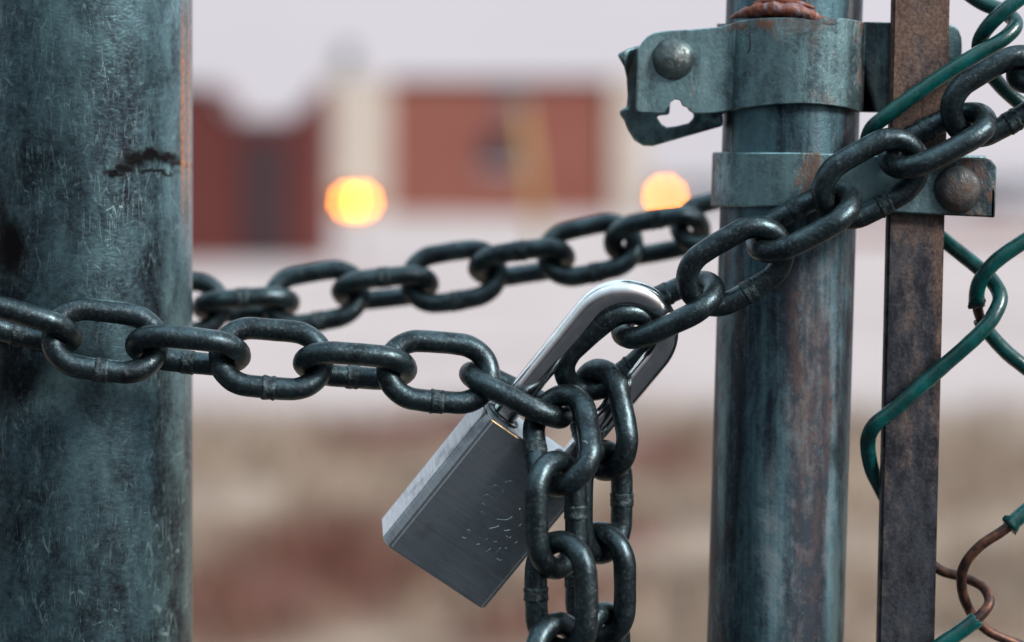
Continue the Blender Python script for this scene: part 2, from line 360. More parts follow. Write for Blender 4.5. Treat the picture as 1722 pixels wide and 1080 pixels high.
# ------------------------------------------------------------------ setting: ground
def litter(n, c):
    """patches of red-brown dead leaves lying on the verge"""
    wv = n.warp(c, 1.3, .8); red = None
    for px, py, rx, ry in ((555, 940, .34, .9), (470, 1000, .36, .6), (1100, 770, .22, .9), (800, 730, .36, .8), (1010, 1010, .2, .3), (650, 740, .30, .7), (350, 1060, .25, .3), (1060, 900, .12, .3), (900, 1060, .2, .2)):
        Y = F * CAMH / (py - CY); q = B(px, py, Y); s = n.spot(wv, (q.x, q.y, 0), (rx, ry, 5), .75); red = s if red is None else n.math('MAXIMUM', red, s)
    return red
def m_ground():
    n = N('lot_and_dry_verge'); c = n.co(); x, y, z = n.sepxyz(c)[:3]
    big = n.noise(c, .35, 4); mid = n.noise(c, 1.6, 6); fine = n.noise(c, 14, 6, .7)
    conc = n.mix(n.rng(big, .35, .65), (.375, .300, .285), (.445, .37, .355)); conc = n.mix(n.rng(fine, .45, .75, 0, .5), conc, (.32, .28, .285))
    dry = n.mix(n.rng(mid, .38, .62), (.17, .115, .085), (.32, .24, .185)); dry = n.mix(n.rng(fine, .5, .7, 0, .6), dry, (.24, .17, .12))
    dry = n.mix(n.math('MULTIPLY', litter(n, c), .92), dry, (.105, .030, .020))
    dark_ground = n.mix(n.rng(fine, .35, .7), (.018, .019, .022), (.040, .042, .047))  # unseen dark ground added under and behind the camera to darken metal reflections
    dry = n.mix(n.rng(n.math('ADD', y, n.math('MULTIPLY', n.math('SUBTRACT', mid, .5), .3)), .70, .86), dark_ground, dry)
    edge = n.math('ADD', y, n.math('MULTIPLY', n.math('SUBTRACT', mid, .5), 3.2))
    col = n.mix(n.rng(edge, 10.3, 13.0), dry, conc); n.bump(fine, .5, .02)
    return n.done(col, .9, 0.0, .2)
bm = bmesh.new(); GX = 3000
for k in range(1):
    vs = [bm.verts.new(p) for p in ((-GX, -GX, 0), (GX, -GX, 0), (GX, GX, 0), (-GX, GX, 0))]; bm.faces.new(vs)
g = obj('ground', bm, m_ground()); tag(g, 'pale concrete lot with a dry brown verge in front', 'ground', kind='structure')

# dry grass of the verge
def m_grass(name, a, b):
    n = N(name); f = n.noise(n.co(), 2.3, 4)
    return n.done(n.mix(n.math('MULTIPLY', litter(n, n.co()), .9), n.mix(n.rng(f, .35, .65), a, b), (.115, .034, .022)), .8, 0.0, .2)
bm = bmesh.new(); rg = random.Random(3)
for i in range(15000):
    y = 4.6 + rg.random() * 7.2; x = (rg.random()*2-1) * (y*.27 + .3)
    if mnoise.noise(Vector((x*1.3, y*.9, 0))) < -.12: continue
    h = .04 + .11 * rg.random(); a = rg.random()*6.28; wd = .004 + .004*rg.random(); dx, dy = math.cos(a)*wd, math.sin(a)*wd; lx, ly = (rg.random()-.5)*.10, (rg.random()-.5)*.10
    v = [bm.verts.new(p) for p in ((x-dx, y-dy, 0), (x+dx, y+dy, 0), (x+lx*.45+dx*.6, y+ly*.45+dy*.6, h*.6), (x+lx*.45-dx*.6, y+ly*.45-dy*.6, h*.6), (x+lx, y+ly, h))]
    bm.faces.new((v[0], v[1], v[2], v[3])); bm.faces.new((v[3], v[2], v[4]))
o = obj('dry_grass', bm, m_grass('dry_straw', (.20, .145, .105), (.37, .285, .22)), smooth=False)
tag(o, 'dry straw coloured grass on the verge behind the padlock', 'grass', kind='stuff')

# ------------------------------------------------------------------ background buildings and things
def m_brick(name, a, b, mortar, sx=.2, sz=.07):
    n = N(name); br = n.t.nodes.new('ShaderNodeTexBrick'); mp = n.t.nodes.new('ShaderNodeMapping')
    n.t.links.new(n.tc.outputs['Object'], mp.inputs[0]); mp.inputs['Rotation'].default_value = (R(90), 0, 0)
    n.t.links.new(mp.outputs[0], br.inputs['Vector']); br.inputs['Scale'].default_value = 1.0; br.inputs['Brick Width'].default_value = sx; br.inputs['Row Height'].default_value = sz; br.inputs['Mortar Size'].default_value = .006
    br.inputs['Color1'].default_value = (*a, 1); br.inputs['Color2'].default_value = (*b, 1); br.inputs['Mortar'].default_value = (*mortar, 1)
    f = n.noise(n.co(), .45, 4)
    return n.done(n.mix(n.rng(f, .35, .7, 0, .5), br.outputs['Color'], a), .85, 0.0, .2)
M['brick'] = m_brick('red_brick', (.205, .060, .044), (.265, .086, .062), (.24, .14, .115))
M['brick_dark'] = m_brick('maroon_brick', (.095, .022, .020), (.13, .031, .027), (.11, .05, .045))
M['cream'] = plain('cream_render', (.50, .425, .365), .85, 0, .1, .8)
M['coping'] = plain('pale_coping', (.66, .65, .66), .7, 0, .08, 2)
M['darkglass'] = plain('dark_window_glass', (.02, .018, .03), .15, 0, .2, 3)
M['darkdoor'] = plain('dark_brown_door', (.035, .014, .018), .6, 0, .2, 3)
M['greymetal'] = plain('grey_painted_metal', (.25, .25, .26), .5, .3, .1, 20)
M['frame'] = plain('grey_window_frame', (.12, .09, .10), .6, 0, .1, 6)
M['greywall'] = plain('grey_metal_cladding', (.30, .30, .33), .7, 0, .08, .6)

Yb = 114.0
def bx(bm, px0, py0, px1, py1, Y, dep, mat=0, bev=0):      # a block whose front face fills that rectangle at distance Y
    a = B(px0, py1, Y); b = B(px1, py0, Y); box(bm, (a.x, Y, max(a.z, 0)), (b.x, Y + dep, b.z), mat, bev)
bld = empty('brick_building', (B(815, 367, Yb).x, Yb, 0), 'red brick building with cream corner piers and pale coping beyond the lot', 'building')
bm = bmesh.new(); bx(bm, 600, 136, 1060, 380, Yb + .35, 14); obj('wall', bm, M['brick'], bld, smooth=False)
for a, b_ in ((541, 655), (1029, 1088)):
    bm = bmesh.new(); bx(bm, a, 131, b_, 380, Yb, 14.5, bev=.04); obj('corner_pier', bm, M['cream'], bld, smooth=False)
bm = bmesh.new(); bx(bm, 537, 124, 1092, 130.9, Yb - .12, 14.8, bev=.03); obj('coping', bm, M['coping'], bld, smooth=False)
bm = bmesh.new(); bx(bm, 812, 222, 866, 282, Yb + .2, .14); wf = obj('window', bm, M['frame'], bld, smooth=False)
bm = bmesh.new(); bx(bm, 817, 227, 861, 277, Yb + .17, .1); obj('pane', bm, M['darkglass'], wf, smooth=False)
bm = bmesh.new(); bx(bm, 806, 282.5, 872, 287, Yb + .1, .3); obj('sill', bm, M['coping'], wf, smooth=False)
bm = bmesh.new(); bx(bm, 835, 150, 885, 186, Yb + .25, .1); obj('vent_panel', bm, M['frame'], bld, smooth=False)
bm = bmesh.new(); bx(bm, 655, 361, 1029, 380, Yb + .22, .2); obj('plinth', bm, M['cream'], bld, smooth=False)

Ys = 38.5
shed = empty('brick_outbuilding', (B(440, 440, Ys).x, Ys, 0), 'low maroon brick outbuilding with a dark doorway beside the thick post', 'building')
prof = [(180, 147), (364, 147), (372, 178), (396, 203), (486, 203), (500, 192), (541, 143), (541, 440), (180, 440)]
bm = bmesh.new(); pts = [B(x, y, Ys) for x, y in prof]
for p in pts: p.z = max(p.z, 0)
prism(bm, pts, (0, 2.4, 0)); obj('wall', bm, M['brick_dark'], shed, smooth=False)
bm = bmesh.new(); top = [B(x, y, Ys - .08) for x, y in prof[:7]]
for a, b_ in zip(top, top[1:]):
    dn = Vector((0, 0, .07)); prism(bm, [a + Vector((0,0,.002)), b_ + Vector((0,0,.002)), b_ + dn, a + dn], (0, .2, 0))
obj('roof_trim', bm, M['greymetal'], shed, smooth=False)
bm = bmesh.new(); a = B(408, 438, Ys); b_ = B(484, 232, Ys); box(bm, (a.x, Ys - .05, 0), (b_.x, Ys + .05, b_.z), 0, .01); dr = obj('door', bm, M['darkdoor'], shed, smooth=False)
bm = bmesh.new(); lathe(bm, [(0, .07), (.03, .06), (.035, .04), (.012, .03), (.012, 0)], Vector((a.x + .12, Ys - .05, 1.0)), (0, -1, 0), 16); obj('handle', bm, M['bolt'], dr)

wh = empty('warehouse', (B(1500, 360, 150).x, 150, 0), 'long pale grey warehouse far behind the gate on the right', 'building')
bm = bmesh.new(); bx(bm, 1100, 308, 2400, 390, 150, 25); obj('wall', bm, M['greywall'], wh, smooth=False)
bm = bmesh.new(); A = [B(x, y, 149.5) for x, y in ((1094, 307.8), (2405, 307.8), (2405, 300), (1700, 288), (1094, 300))]; prism(bm, A, (0, 26, 0)); obj('roof', bm, plain('grey_sheet_roof', (.38, .38, .42), .6, 0, .05, 1), wh, smooth=False)
bm = bmesh.new(); bx(bm, 1640, 330, 1700, 390, 149.9, .2); obj('loading_door', bm, M['frame'], wh, smooth=False)

lw = empty('garden_wall', (B(1600, 405, 57).x, 57, 0), 'low red brick wall behind the wire mesh on the right', 'wall')
bm = bmesh.new(); bx(bm, 1390, 384, 2200, 406, 57, .3); obj('brickwork', bm, M['brick'], lw, smooth=False)
bm = bmesh.new(); bx(bm, 1386, 381, 2204, 383.9, 56.96, .38); obj('capping', bm, M['coping'], lw, smooth=False)

def tree(name, label, base, h, cr, n, seed, cols, cone=True, group=None):
    rg = random.Random(seed); t = empty(name, base, label, 'tree', group)
    bm = bmesh.new(); pts = [Vector(base) + Vector((math.sin(k*1.3+seed)*.05*k*.3, 0, h*.95*k/8)) for k in range(9)]
    tube(bm, pts, lambda i: .018*h*(1-i/8.6)+.02, 8); 
    for k in range(9):
        z = h*(.3+.07*k); a = k*2.4; L = cr*(.7 if not cone else (1-z/h)*1.1+.1)
        p0 = Vector(base)+Vector((0, 0, z)); p1 = p0 + Vector((math.cos(a)*L*.6, math.sin(a)*L*.6, L*.25)); p2 = p0 + Vector((math.cos(a)*L, math.sin(a)*L, L*.55)); tube(bm, [p0, p1, p2], lambda i: .012*h*(.5-.2*i)*.6+.01, 6)
    obj('trunk', bm, plain(name+'_bark', (.07, .05, .04), .9, 0, .2, 9), t)
    bm = bmesh.new(); cl = []
    for k in range(60):
        z = rg.uniform(.22, 1.0); rr = cr*((1-z)*1.15+.06) if cone else cr*math.sqrt(max(.05, 1-((z-.62)/.4)**2)); a = rg.random()*6.28; q = rr*(.45+.55*rg.random())
        cl.append((Vector((math.cos(a)*q, math.sin(a)*q, z*h)), cr*rg.uniform(.12, .3)))
    for i in range(n):
        c, r = cl[rg.randrange(len(cl))]; v = Vector((rg.gauss(0, 1), rg.gauss(0, 1), rg.gauss(0, .7)))*r*.55 + c + Vector(base); s = cr*rg.uniform(.035, .075)
        u = Vector((rg.gauss(0, 1), rg.gauss(0, 1), rg.gauss(0, 1))).normalized(); w_ = u.orthogonal().normalized()
        bm.faces.new([bm.verts.new(v + u*s), bm.verts.new(v + w_*s*.5), bm.verts.new(v - u*s), bm.verts.new(v - w_*s*.5)])
    nn = N(name+'_leaves'); f = nn.noise(nn.co(), .9, 4); obj('crown', bm, nn.done(nn.mix(nn.rng(f, .35, .65), *cols), .7, 0, .3), t, smooth=False); return t
q = B(583, 330, 170); tree('conifer_tree', 'dark green conifer rising over the left corner of the brick building', (q.x, 170, 0), 13.0, 3.2, 2600, 5, ((.035, .055, .05), (.06, .095, .08)))

# amber warning lamps on stands
n = N('amber_lamp_lens'); n.b.inputs['Base Color'].default_value = (.9, .4, .03, 1); n.b.inputs['Roughness'].default_value = .2
n.b.inputs['Emission Color'].default_value = (1.0, .25, .0, 1); n.b.inputs['Emission Strength'].default_value = 50; M['amber'] = n.m
M['black'] = plain('black_rubber', (.02, .02, .02), .7, 0, .2, 20)
M['amberhousing'] = plain('amber_plastic', (.40, .17, .01), .5, 0, .1, 20)
def warning_lamp(heads, Y, label):
    cx = sum(h[0] for h in heads)/len(heads); q = B(cx, heads[0][1], Y)
    t = empty('warning_lamp', (q.x, Y, 0), label, 'lamp', 'amber warning lamps across the lot')
    bm = bmesh.new(); box(bm, (q.x-.17, Y-.12, 0), (q.x+.17, Y+.12, .07), 0, .015); obj('base', bm, M['black'], t)
    bm = bmesh.new(); tube(bm, [Vector((q.x, Y, .06)), Vector((q.x, Y, .5)), Vector((q.x, Y, q.z-.25))], .018, 12)
    tube(bm, [Vector((B(heads[0][0], 0, Y).x-.03, Y, q.z-.26)), Vector((B(heads[-1][0], 0, Y).x+.03, Y, q.z-.26))], .014, 10); obj('stand', bm, M['greymetal'], t)
    for px, py in heads:
        c = B(px, py, Y); bm = bmesh.new(); lathe(bm, [(0, -.07), (.12, -.06), (.235, -.01), (.24, .015), (.225, .02), (.095, .004), (0, 0)], c, (0, -1, 0), 24); box(bm, (c.x-.05, Y-.03, c.z-.33), (c.x+.05, Y+.03, c.z-.225), 0, .01)
        h = obj('lamp_housing', bm, M['amberhousing'], t)
        bm = bmesh.new(); lathe(bm, [(0.072, .006), (.070, .03), (.05, .05), (0, .06)], c, (0, -1, 0), 24); obj('lens', bm, M['amber'], h)
warning_lamp([(588, 339), (608, 339)], 40.0, 'twin amber warning lamp glowing in front of the cream pier')
warning_lamp([(1119, 331)], 40.0, 'single amber warning lamp glowing below the torn clamp tab')

q = B(527, 426, 44); c = empty('traffic_cone', (q.x, 44, 0), 'small orange traffic cone at the foot of the maroon outbuilding', 'cone')
bm = bmesh.new(); lathe(bm, [(0, .46), (.025, .46), (.03, .45), (.12, .03), (.12, .0)], Vector((q.x, 44, 0.002)), (0, 0, 1), 24); obj('cone_body', bm, plain('orange_plastic', (.75, .18, .02), .5, 0, .1, 10), c)
bm = bmesh.new(); box(bm, (q.x-.16, 43.84, 0), (q.x+.16, 44.16, .03), 0, .01); obj('base', bm, M['black'], c)

a, b_ = B(876, 180, 46), B(908, 424, 46); y0 = empty('yellow_post', (b_.x, 46, 0), 'tall leaning ochre yellow post standing before the red brick wall', 'post')
b_.z = 0; bm = bmesh.new(); tube(bm, [b_, (a+b_)/2, a], .11, 16); obj('shaft', bm, plain('ochre_paint', (.38, .24, .07), .6, 0, .15, 6), y0)
bm = bmesh.new(); lathe(bm, [(.0, .09), (.08, .07), (.125, 0), (.125, -.05), (.112, -.05)], a, (a-b_), 20); obj('cap', bm, M['greymetal'], y0)

# ------------------------------------------------------------------ left post
post = empty('fence_post', POST0, 'thick scratched galvanized steel post filling the left edge', 'post')
bm = bmesh.new(); prof = []
for k in range(61): prof.append((POST_R, -.1 + 2.3*k/60))
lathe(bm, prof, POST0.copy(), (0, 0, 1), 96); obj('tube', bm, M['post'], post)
bm = bmesh.new(); lathe(bm, [(POST_R+.003, 2.17), (POST_R+.003, 2.212), (POST_R*.8, 2.235), (0, 2.245)], POST0.copy(), (0, 0, 1), 48); obj('cap', bm, M['band'], post)

# ------------------------------------------------------------------ gate
gate = empty('gate', (gb.x, gb.y, 0), 'galvanized gate frame with clamp bands, flat bar and green wire mesh', 'gate')
POLE_R = .0221
bm = bmesh.new(); lathe(bm, [(0, 0)] + [(POLE_R, 2.0*k/50) for k in range(51)] + [(0, 2.003)], gb, dirp, 72); obj('gate_pole', bm, M['pole'], gate)

# flat tension bar, leaning with the pole
def barpt(px, py, d): return P(px, py, d)
bm = bmesh.new(); b2 = bmesh.new()
tl, tr, bl, brr = P(1502, 0, 12.6), P(1598, 0, 12.6), P(1477, 1080, 12.6), P(1572, 1080, 12.6)
def ext_(a, b, z): return a + (b - a) * ((z - a.z) / (b.z - a.z))
q4 = [ext_(bl, tl, 1.98), ext_(brr, tr, 1.98), ext_(brr, tr, .08), ext_(bl, tl, .08)]
vs = [b2.verts.new(p) for p in q4] + [b2.verts.new(p + Vector((0, .005, 0))) for p in q4]
for f in ((0,1,2,3), (7,6,5,4), (0,4,5,1), (1,5,6,2), (2,6,7,3), (3,7,4,0)): b2.faces.new([vs[i] for i in f])
bmesh.ops.bevel(b2, geom=b2.edges[:], offset=.0008, segments=3, affect='EDGES'); merge(bm, b2)
obj('tension_bar', bm, M['bar'], gate, smooth=True, angle=40)

def band_strip(bm, stations, th):
    """stations: (x, y, top px row, bottom px row) in mm about the pole axis; a strap of thickness th mm"""
    pl = [Vector((s[0], s[1], 0)) for s in stations]; ins, outs = [], []
    for i, s in enumerate(stations):
        a = pl[max(i-1, 0)]; b = pl[min(i+1, len(pl)-1)]; t = (b-a).normalized(); nrm = Vector((t.y, -t.x, 0))
        row = []
        for sg in (-.5, .5):
            q = pl[i] + nrm*th*sg
            for pyr in (s[2], s[3]):
                y = D + (34 + q.y)/1000; z = CAMH - (pyr - CY)/F*y; c = axis_at(z); row.append(Vector((c.x + q.x/1000, y, z)))
        ins.append(row)
    V = [[bm.verts.new(p) for p in r] for r in ins]      # in_top, in_bot, out_top, out_bot
    for A, Bq in zip(V, V[1:]):
        bm.faces.new((A[0], A[1], Bq[1], Bq[0])); bm.faces.new((A[2], Bq[2], Bq[3], A[3]))
        bm.faces.new((A[0], Bq[0], Bq[2], A[2])); bm.faces.new((A[1], A[3], Bq[3], Bq[1]))
    for r in (V[0], V[-1]): bm.faces.new((r[0], r[2], r[3], r[1]))
def soften(o, w_=.0006):
    m = o.modifiers.new('edge', 'BEVEL'); m.width = w_; m.segments = 2; m.limit_method = 'ANGLE'; m.angle_limit = R(40)
def pxx(px, py, d): return (P(px, py, d).x - axis_at(P(px, py, d).z).x) * 1000
def dome_bolt(parent, px, py, d, r, rear, mt):
    c = P(px, py, d); bm = bmesh.new(); q = []
    for k in range(11):
        a = R(90*k/10); q.append((r*math.sin(a)*(1-.04*math.cos(a)), r*.60*math.cos(a)))
    q += [(r*.98, -.0007), (.0036, -.0007), (.0036, -rear/1000)]
    lathe(bm, q, c, (0, -1, 0), 40)
    for v in bm.verts:
        f = mnoise.noise(v.co*260); f2 = mnoise.noise(v.co*700); dv = (v.co - c); v.co += Vector((dv.x, -abs(.5*r), dv.z)).normalized() * (f*.00025 + f2*.00016) * (1 if dv.y < .0005 else 0)
    b = obj('bolt', bm, mt, parent, origin=c)
    bm = bmesh.new(); lathe(bm, [(.0038, 0), (.0068, 0), (.0068, .005), (.0038, .005)], c + Vector((0, (rear-5.5)/1000, 0)), (0, 1, 0), 6); obj('nut', bm, M['bolt'], b, smooth=False)
def arc(r, a0, a1, n, f):      # angles: 0 = right, 90 = towards the camera
    return [(r*math.cos(R(a0+(a1-a0)*k/n)), -r*math.sin(R(a0+(a1-a0)*k/n)), *f(k/n)) for k in range(n+1)]
# upper clamp: front half with two flanges
st = []
for px, t, b in ((1071, 92, 183), (1073, 80, 187), (1078, 71, 189), (1086, 62, 190), (1096, 56, 190), (1110, 53, 191), (1118, 52, 191), (1123, 51.6, 183), (1127, 51.6, 180), (1129, 51.5, 172), (1136, 51, 167), (1145, 50.5, 169), (1149, 50, 178), (1157, 50, 181), (1163, 49.5, 186), (1168, 49, 191), (1190, 47, 191), (1204, 46, 190)):
    st.append((pxx(px, 120, 22), -12.4, t, b))
st += arc(23.7, 148, 32, 22, lambda u: (29 + 9*abs(2*u-1)**3 + 4*max(0, u-.6), 173 + 13*abs(2*u-1)**1.7 + 3*u))
for px, t, b in ((1452, 37, 189), (1500, 38, 190), (1580, 40, 189), (1600, 43, 187), (1608, 50, 182), (1613, 62, 172), (1615, 80, 160)):
    st.append((pxx(px, 120, 22), -12.4, t, b))
bm = bmesh.new(); band_strip(bm, st, 2.6); ub = obj('clamp_band', bm, M['band'], gate, angle=50); soften(ub)
ub['label'] = 'upper clamp band with a torn left tab and weld bead'
dome_bolt(ub, 1132, 99, 20.3, .0067, 16, M['bolt_grey'])
# its rear half: a torn tab on the left with a slot, and the strap round the back
bm = bmesh.new(); outl = [(1038, 91), (1056, 82), (1076, 76), (1140, 66), (1212, 62), (1216, 212), (1160, 228), (1098, 246), (1082, 245), (1067, 236), (1056, 218), (1050, 202), (1042, 192), (1044, 184), (1054, 181), (1056, 160), (1054, 130), (1050, 112)]
hole = [(1104, 196), (1112, 194), (1126, 193), (1128, 166), (1152, 166), (1158, 186), (1167, 190), (1167, 198), (1158, 207), (1146, 210), (1138, 212), (1122, 214), (1113, 209)]
def bt(px, py): return P(px, py, 27 + max(0, (py - 188))*.10 - (3.5 if px < 1058 and py < 130 else 0))
prism(bm, [bt(*p) for p in outl], (0, .0026, 0), [bt(*p) for p in hole]); rt = obj('torn_tab', bm, M['band'], ub, angle=35); soften(rt, .0008)
bm = bmesh.new(); st = [(pxx(1600, 120, 29), -7.2, 45, 186), (pxx(1460, 120, 29), -7.2, 40, 188)] + arc(23.7, 18, -198, 26, lambda u: (40, 188)) + [(pxx(1206, 120, 28.5), -6.2, 66, 200)]
band_strip(bm, st, 2.4); obj('rear_strap', bm, M['band'], ub, angle=50)
# stamped mark on the front of the clamp: a small o and a long J stroke
bm = bmesh.new()
def cyl(px, py, r=.0251):     # point on the clamp's round front
    c = axis_at(P(px, py, 10).z); x = (px-CX)/F*(D+.0095); dx = x - c.x
    y = c.y - math.sqrt(max(1e-9, r*r-dx*dx)); return Vector(((px-CX)/F*y, y, CAMH-(py-CY)/F*y))
for st in ([(1245+6*math.cos(R(k*30)), 77+8*math.sin(R(k*30))) for k in range(13)], [(1261, 52), (1262, 66), (1262, 80), (1259, 89), (1253, 92), (1249, 88)], [(1252, 55), (1252, 70), (1250, 82)]):
    tube(bm, catmull([cyl(*p) for p in st], .0006), .00042, 8)
obj('stamped_mark', bm, M['bolt'], ub)
# weld bead along the clamp's top edge
bm = bmesh.new(); pts = []
for k in range(61):
    u = k/60; px = 1228 + 172*u; py = 30 - 16*math.sin(math.pi*min(1, u*1.15))**.8 + 3*u; q = cyl(px, py, .0237); pts.append(q)
tube(bm, pts, lambda i:     .0003 + (.0007 + .0013*math.sin(math.pi*i/60)**.7 + .0005*mnoise.noise(Vector((i*.21, 0, 0)))) * min(1, (i+1)/9, (61-i)/12), 16)
for v in bm.verts: v.co += Vector((0, -.4, .6)) * (.0007 * mnoise.noise(v.co*260) + .0007 * mnoise.noise(v.co*700))
tube(bm, [p + Vector((.001, .001, .0026)) for p in pts[10:50:2]], lambda i: .0002+.0011*math.sin(math.pi*(i+.5)/20) + .0004*mnoise.noise(Vector((i*.22, 3, 0))), 12)
obj('weld_bead', bm, M['bead'], ub)
# lower clamp
f_ = lambda u: (256, 348)
st = [(pxx(1655, 310, 21), -13.6, 262, 352), (pxx(1460, 310, 21), -13.6, 258, 350)] + arc(23.7, 34, -180, 22, f_) + arc(23.7, 180, 92, 16, f_)[1:]
for px, t, b in ((1340, 256, 348.3), (1450, 260, 354), (1560, 264, 361), (1655, 266, 365), (1664, 269, 365.5), (1671, 276, 366), (1674, 283, 366)): st.append((pxx(px, 310, 10), -23.7, t, b))
bm = bmesh.new(); band_strip(bm, st, 3.0); lb = obj('clamp_band', bm, M['band'], gate, angle=50); soften(lb, .0008)
lb['label'] = 'lower clamp band crossing over the flat bar'
dome_bolt(lb, 1611, 318, 8.6, .0074, 20, M['bolt'])

# green coated wire mesh woven round the bar
W1 = [(1540,-80,25),(1600,-32,22),(1650,4,18),(1688,20,14),(1708,40,9),(1692,62,6),(1640,93,5),(1560,144,6),(1492,194,7.5),(1468,214,9.5),(1459,236,14),(1462,262,20),(1480,292,26),(1530,350,27),(1590,406,23),(1640,446,17),(1668,472,13),(1682,500,9),(1671,531,6),(1650,558,5),(1570,630,6.5),(1500,692,8),(1472,714,9),(1460,738,13),(1465,785,18),(1482,822,22),(1520,890,23),(1576,956,20),(1620,971,17),(1654,988,12),(1664,1012,8),(1650,1034,6),(1575,1090,6),(1500,1140,8)]
W2 = [(1800,-64,6),(1722,-8,5),(1680,26,5),(1656,52,8),(1646,78,13),(1655,108,17),(1690,152,20),(1760,210,22),(1825,285,20),(1850,312,14),(1838,338,8),(1722,406,5),(1668,446,6),(1646,478,9),(1643,512,13),(1655,548,17),(1690,590,19),(1722,616,20),(1820,690,20),(1850,722,14),(1836,760,8),(1722,862,6),(1690,890,5),(1646,920,6),(1622,950,8),(1617,985,12),(1630,1025,16),(1660,1060,19),(1722,1088,20),(1800,1130,20)]
def mesh_wire(pts, coats):
    V = [P(*p) for p in pts]; line = catmull(V, .0012)
    bm = bmesh.new(); tube(bm, line, .00165, 12, wob=.06); wo = obj('mesh_wire', bm, M['core'], gate)
    for a, b in coats:
        ia = min(range(len(line)), key=lambda i: (line[i]-P(*a)).length); ib = min(range(len(line)), key=lambda i: (line[i]-P(*b)).length)
        seg = line[ia:ib+1]; bm = bmesh.new(); L = len(seg)
        tube(bm, seg, lambda i: .00243 + .0001*mnoise.noise(Vector((i*.11, a[0], 0))) + (.00018 if min(i, L-1-i) < 2 else 0), 20, wob=.03)
        for v in bm.verts:      # ragged cut ends
            for e_ in (seg[0], seg[-1]):
                if (v.co - e_).length < .0032: v.co += (seg[2]-seg[0]).normalized() * mnoise.noise(v.co*900) * .0022
        obj('vinyl_coating', bm, M['pvc'], wo)
mesh_wire(W1, [((1540,-80,25), (1510,872,23)), ((1645,1040,6), (1500,1140,8))])
mesh_wire(W2, [((1800,-64,6), (1643,514,13)), ((1652,540,16), (1696,886,5))])

# ------------------------------------------------------------------ chain
WR, HW, HA = .0035, .0092, .0160
def link_line(n=96):
    L = HA - HW; per = 4*L + 2*math.pi*HW; out_ = []
    for i in range(n):
        s = per*i/n
        if s < 2*L: p = (-L+s, HW)
        elif s < 2*L+math.pi*HW: t = (s-2*L)/HW; p = (L+HW*math.sin(t), HW*math.cos(t))
        elif s < 4*L+math.pi*HW: p = (L-(s-2*L-math.pi*HW), -HW)
        else: t = (s-4*L-math.pi*HW)/HW; p = (-L-HW*math.sin(t), -HW*math.cos(t))
        out_.append(Vector((p[0], p[1], 0)))
    return out_
def link_mesh(seed):
    bm = bmesh.new(); ln = link_line()
    # long sides bow out a little, as formed links do
    ln = [Vector((p.x, p.y*(1 + .035*max(0, 1-(p.x/.010)**2)), 0)) for p in ln]
    tube(bm, ln, lambda i: WR*(1 - .025*min(1, abs(abs(ln[i].x)/HA)**6)), 20, closed=True)
    for v in bm.verts: v.co += v.co.normalized()*.00018*mnoise.noise(v.co*180 + Vector((seed*3.1, 0, 0)))
    bmesh.ops.recalc_face_normals(bm, faces=bm.faces); me = bpy.data.meshes.new('chain_link'); bm.to_mesh(me); bm.free(); me.materials.append(M['chain'])
    for p in me.polygons: p.use_smooth = True
    return me
def weld_mesh(seed):
    bm = bmesh.new(); pr = [(-2.3, .97), (-2.0, 1.03), (-1.6, 1.085), (-1.2, 1.06), (-.5, 1.045), (.3, 1.05), (1.0, 1.07), (1.5, 1.10), (1.9, 1.04), (2.2, .97)]
    tube(bm, [Vector((x*.001, HW*1.035, 0)) for x, r in pr], lambda i: WR*pr[i][1], 24)
    for v in bm.verts:
        d_ = v.co - Vector((v.co.x, HW*1.035, 0)); v.co += d_*(.075*mnoise.noise(v.co*900 + Vector((seed*5.3, 0, 0)))) + Vector((mnoise.noise(Vector((d_.y*700, d_.z*700, seed)))*.0006, 0, 0))
    bmesh.ops.recalc_face_normals(bm, faces=bm.faces); me = bpy.data.meshes.new('weld_seam'); bm.to_mesh(me); bm.free(); me.materials.append(M['weld'])
    for p in me.polygons: p.use_smooth = True
    return me
LM = [link_mesh(k) for k in range(5)]; WM = [weld_mesh(k) for k in range(5)]
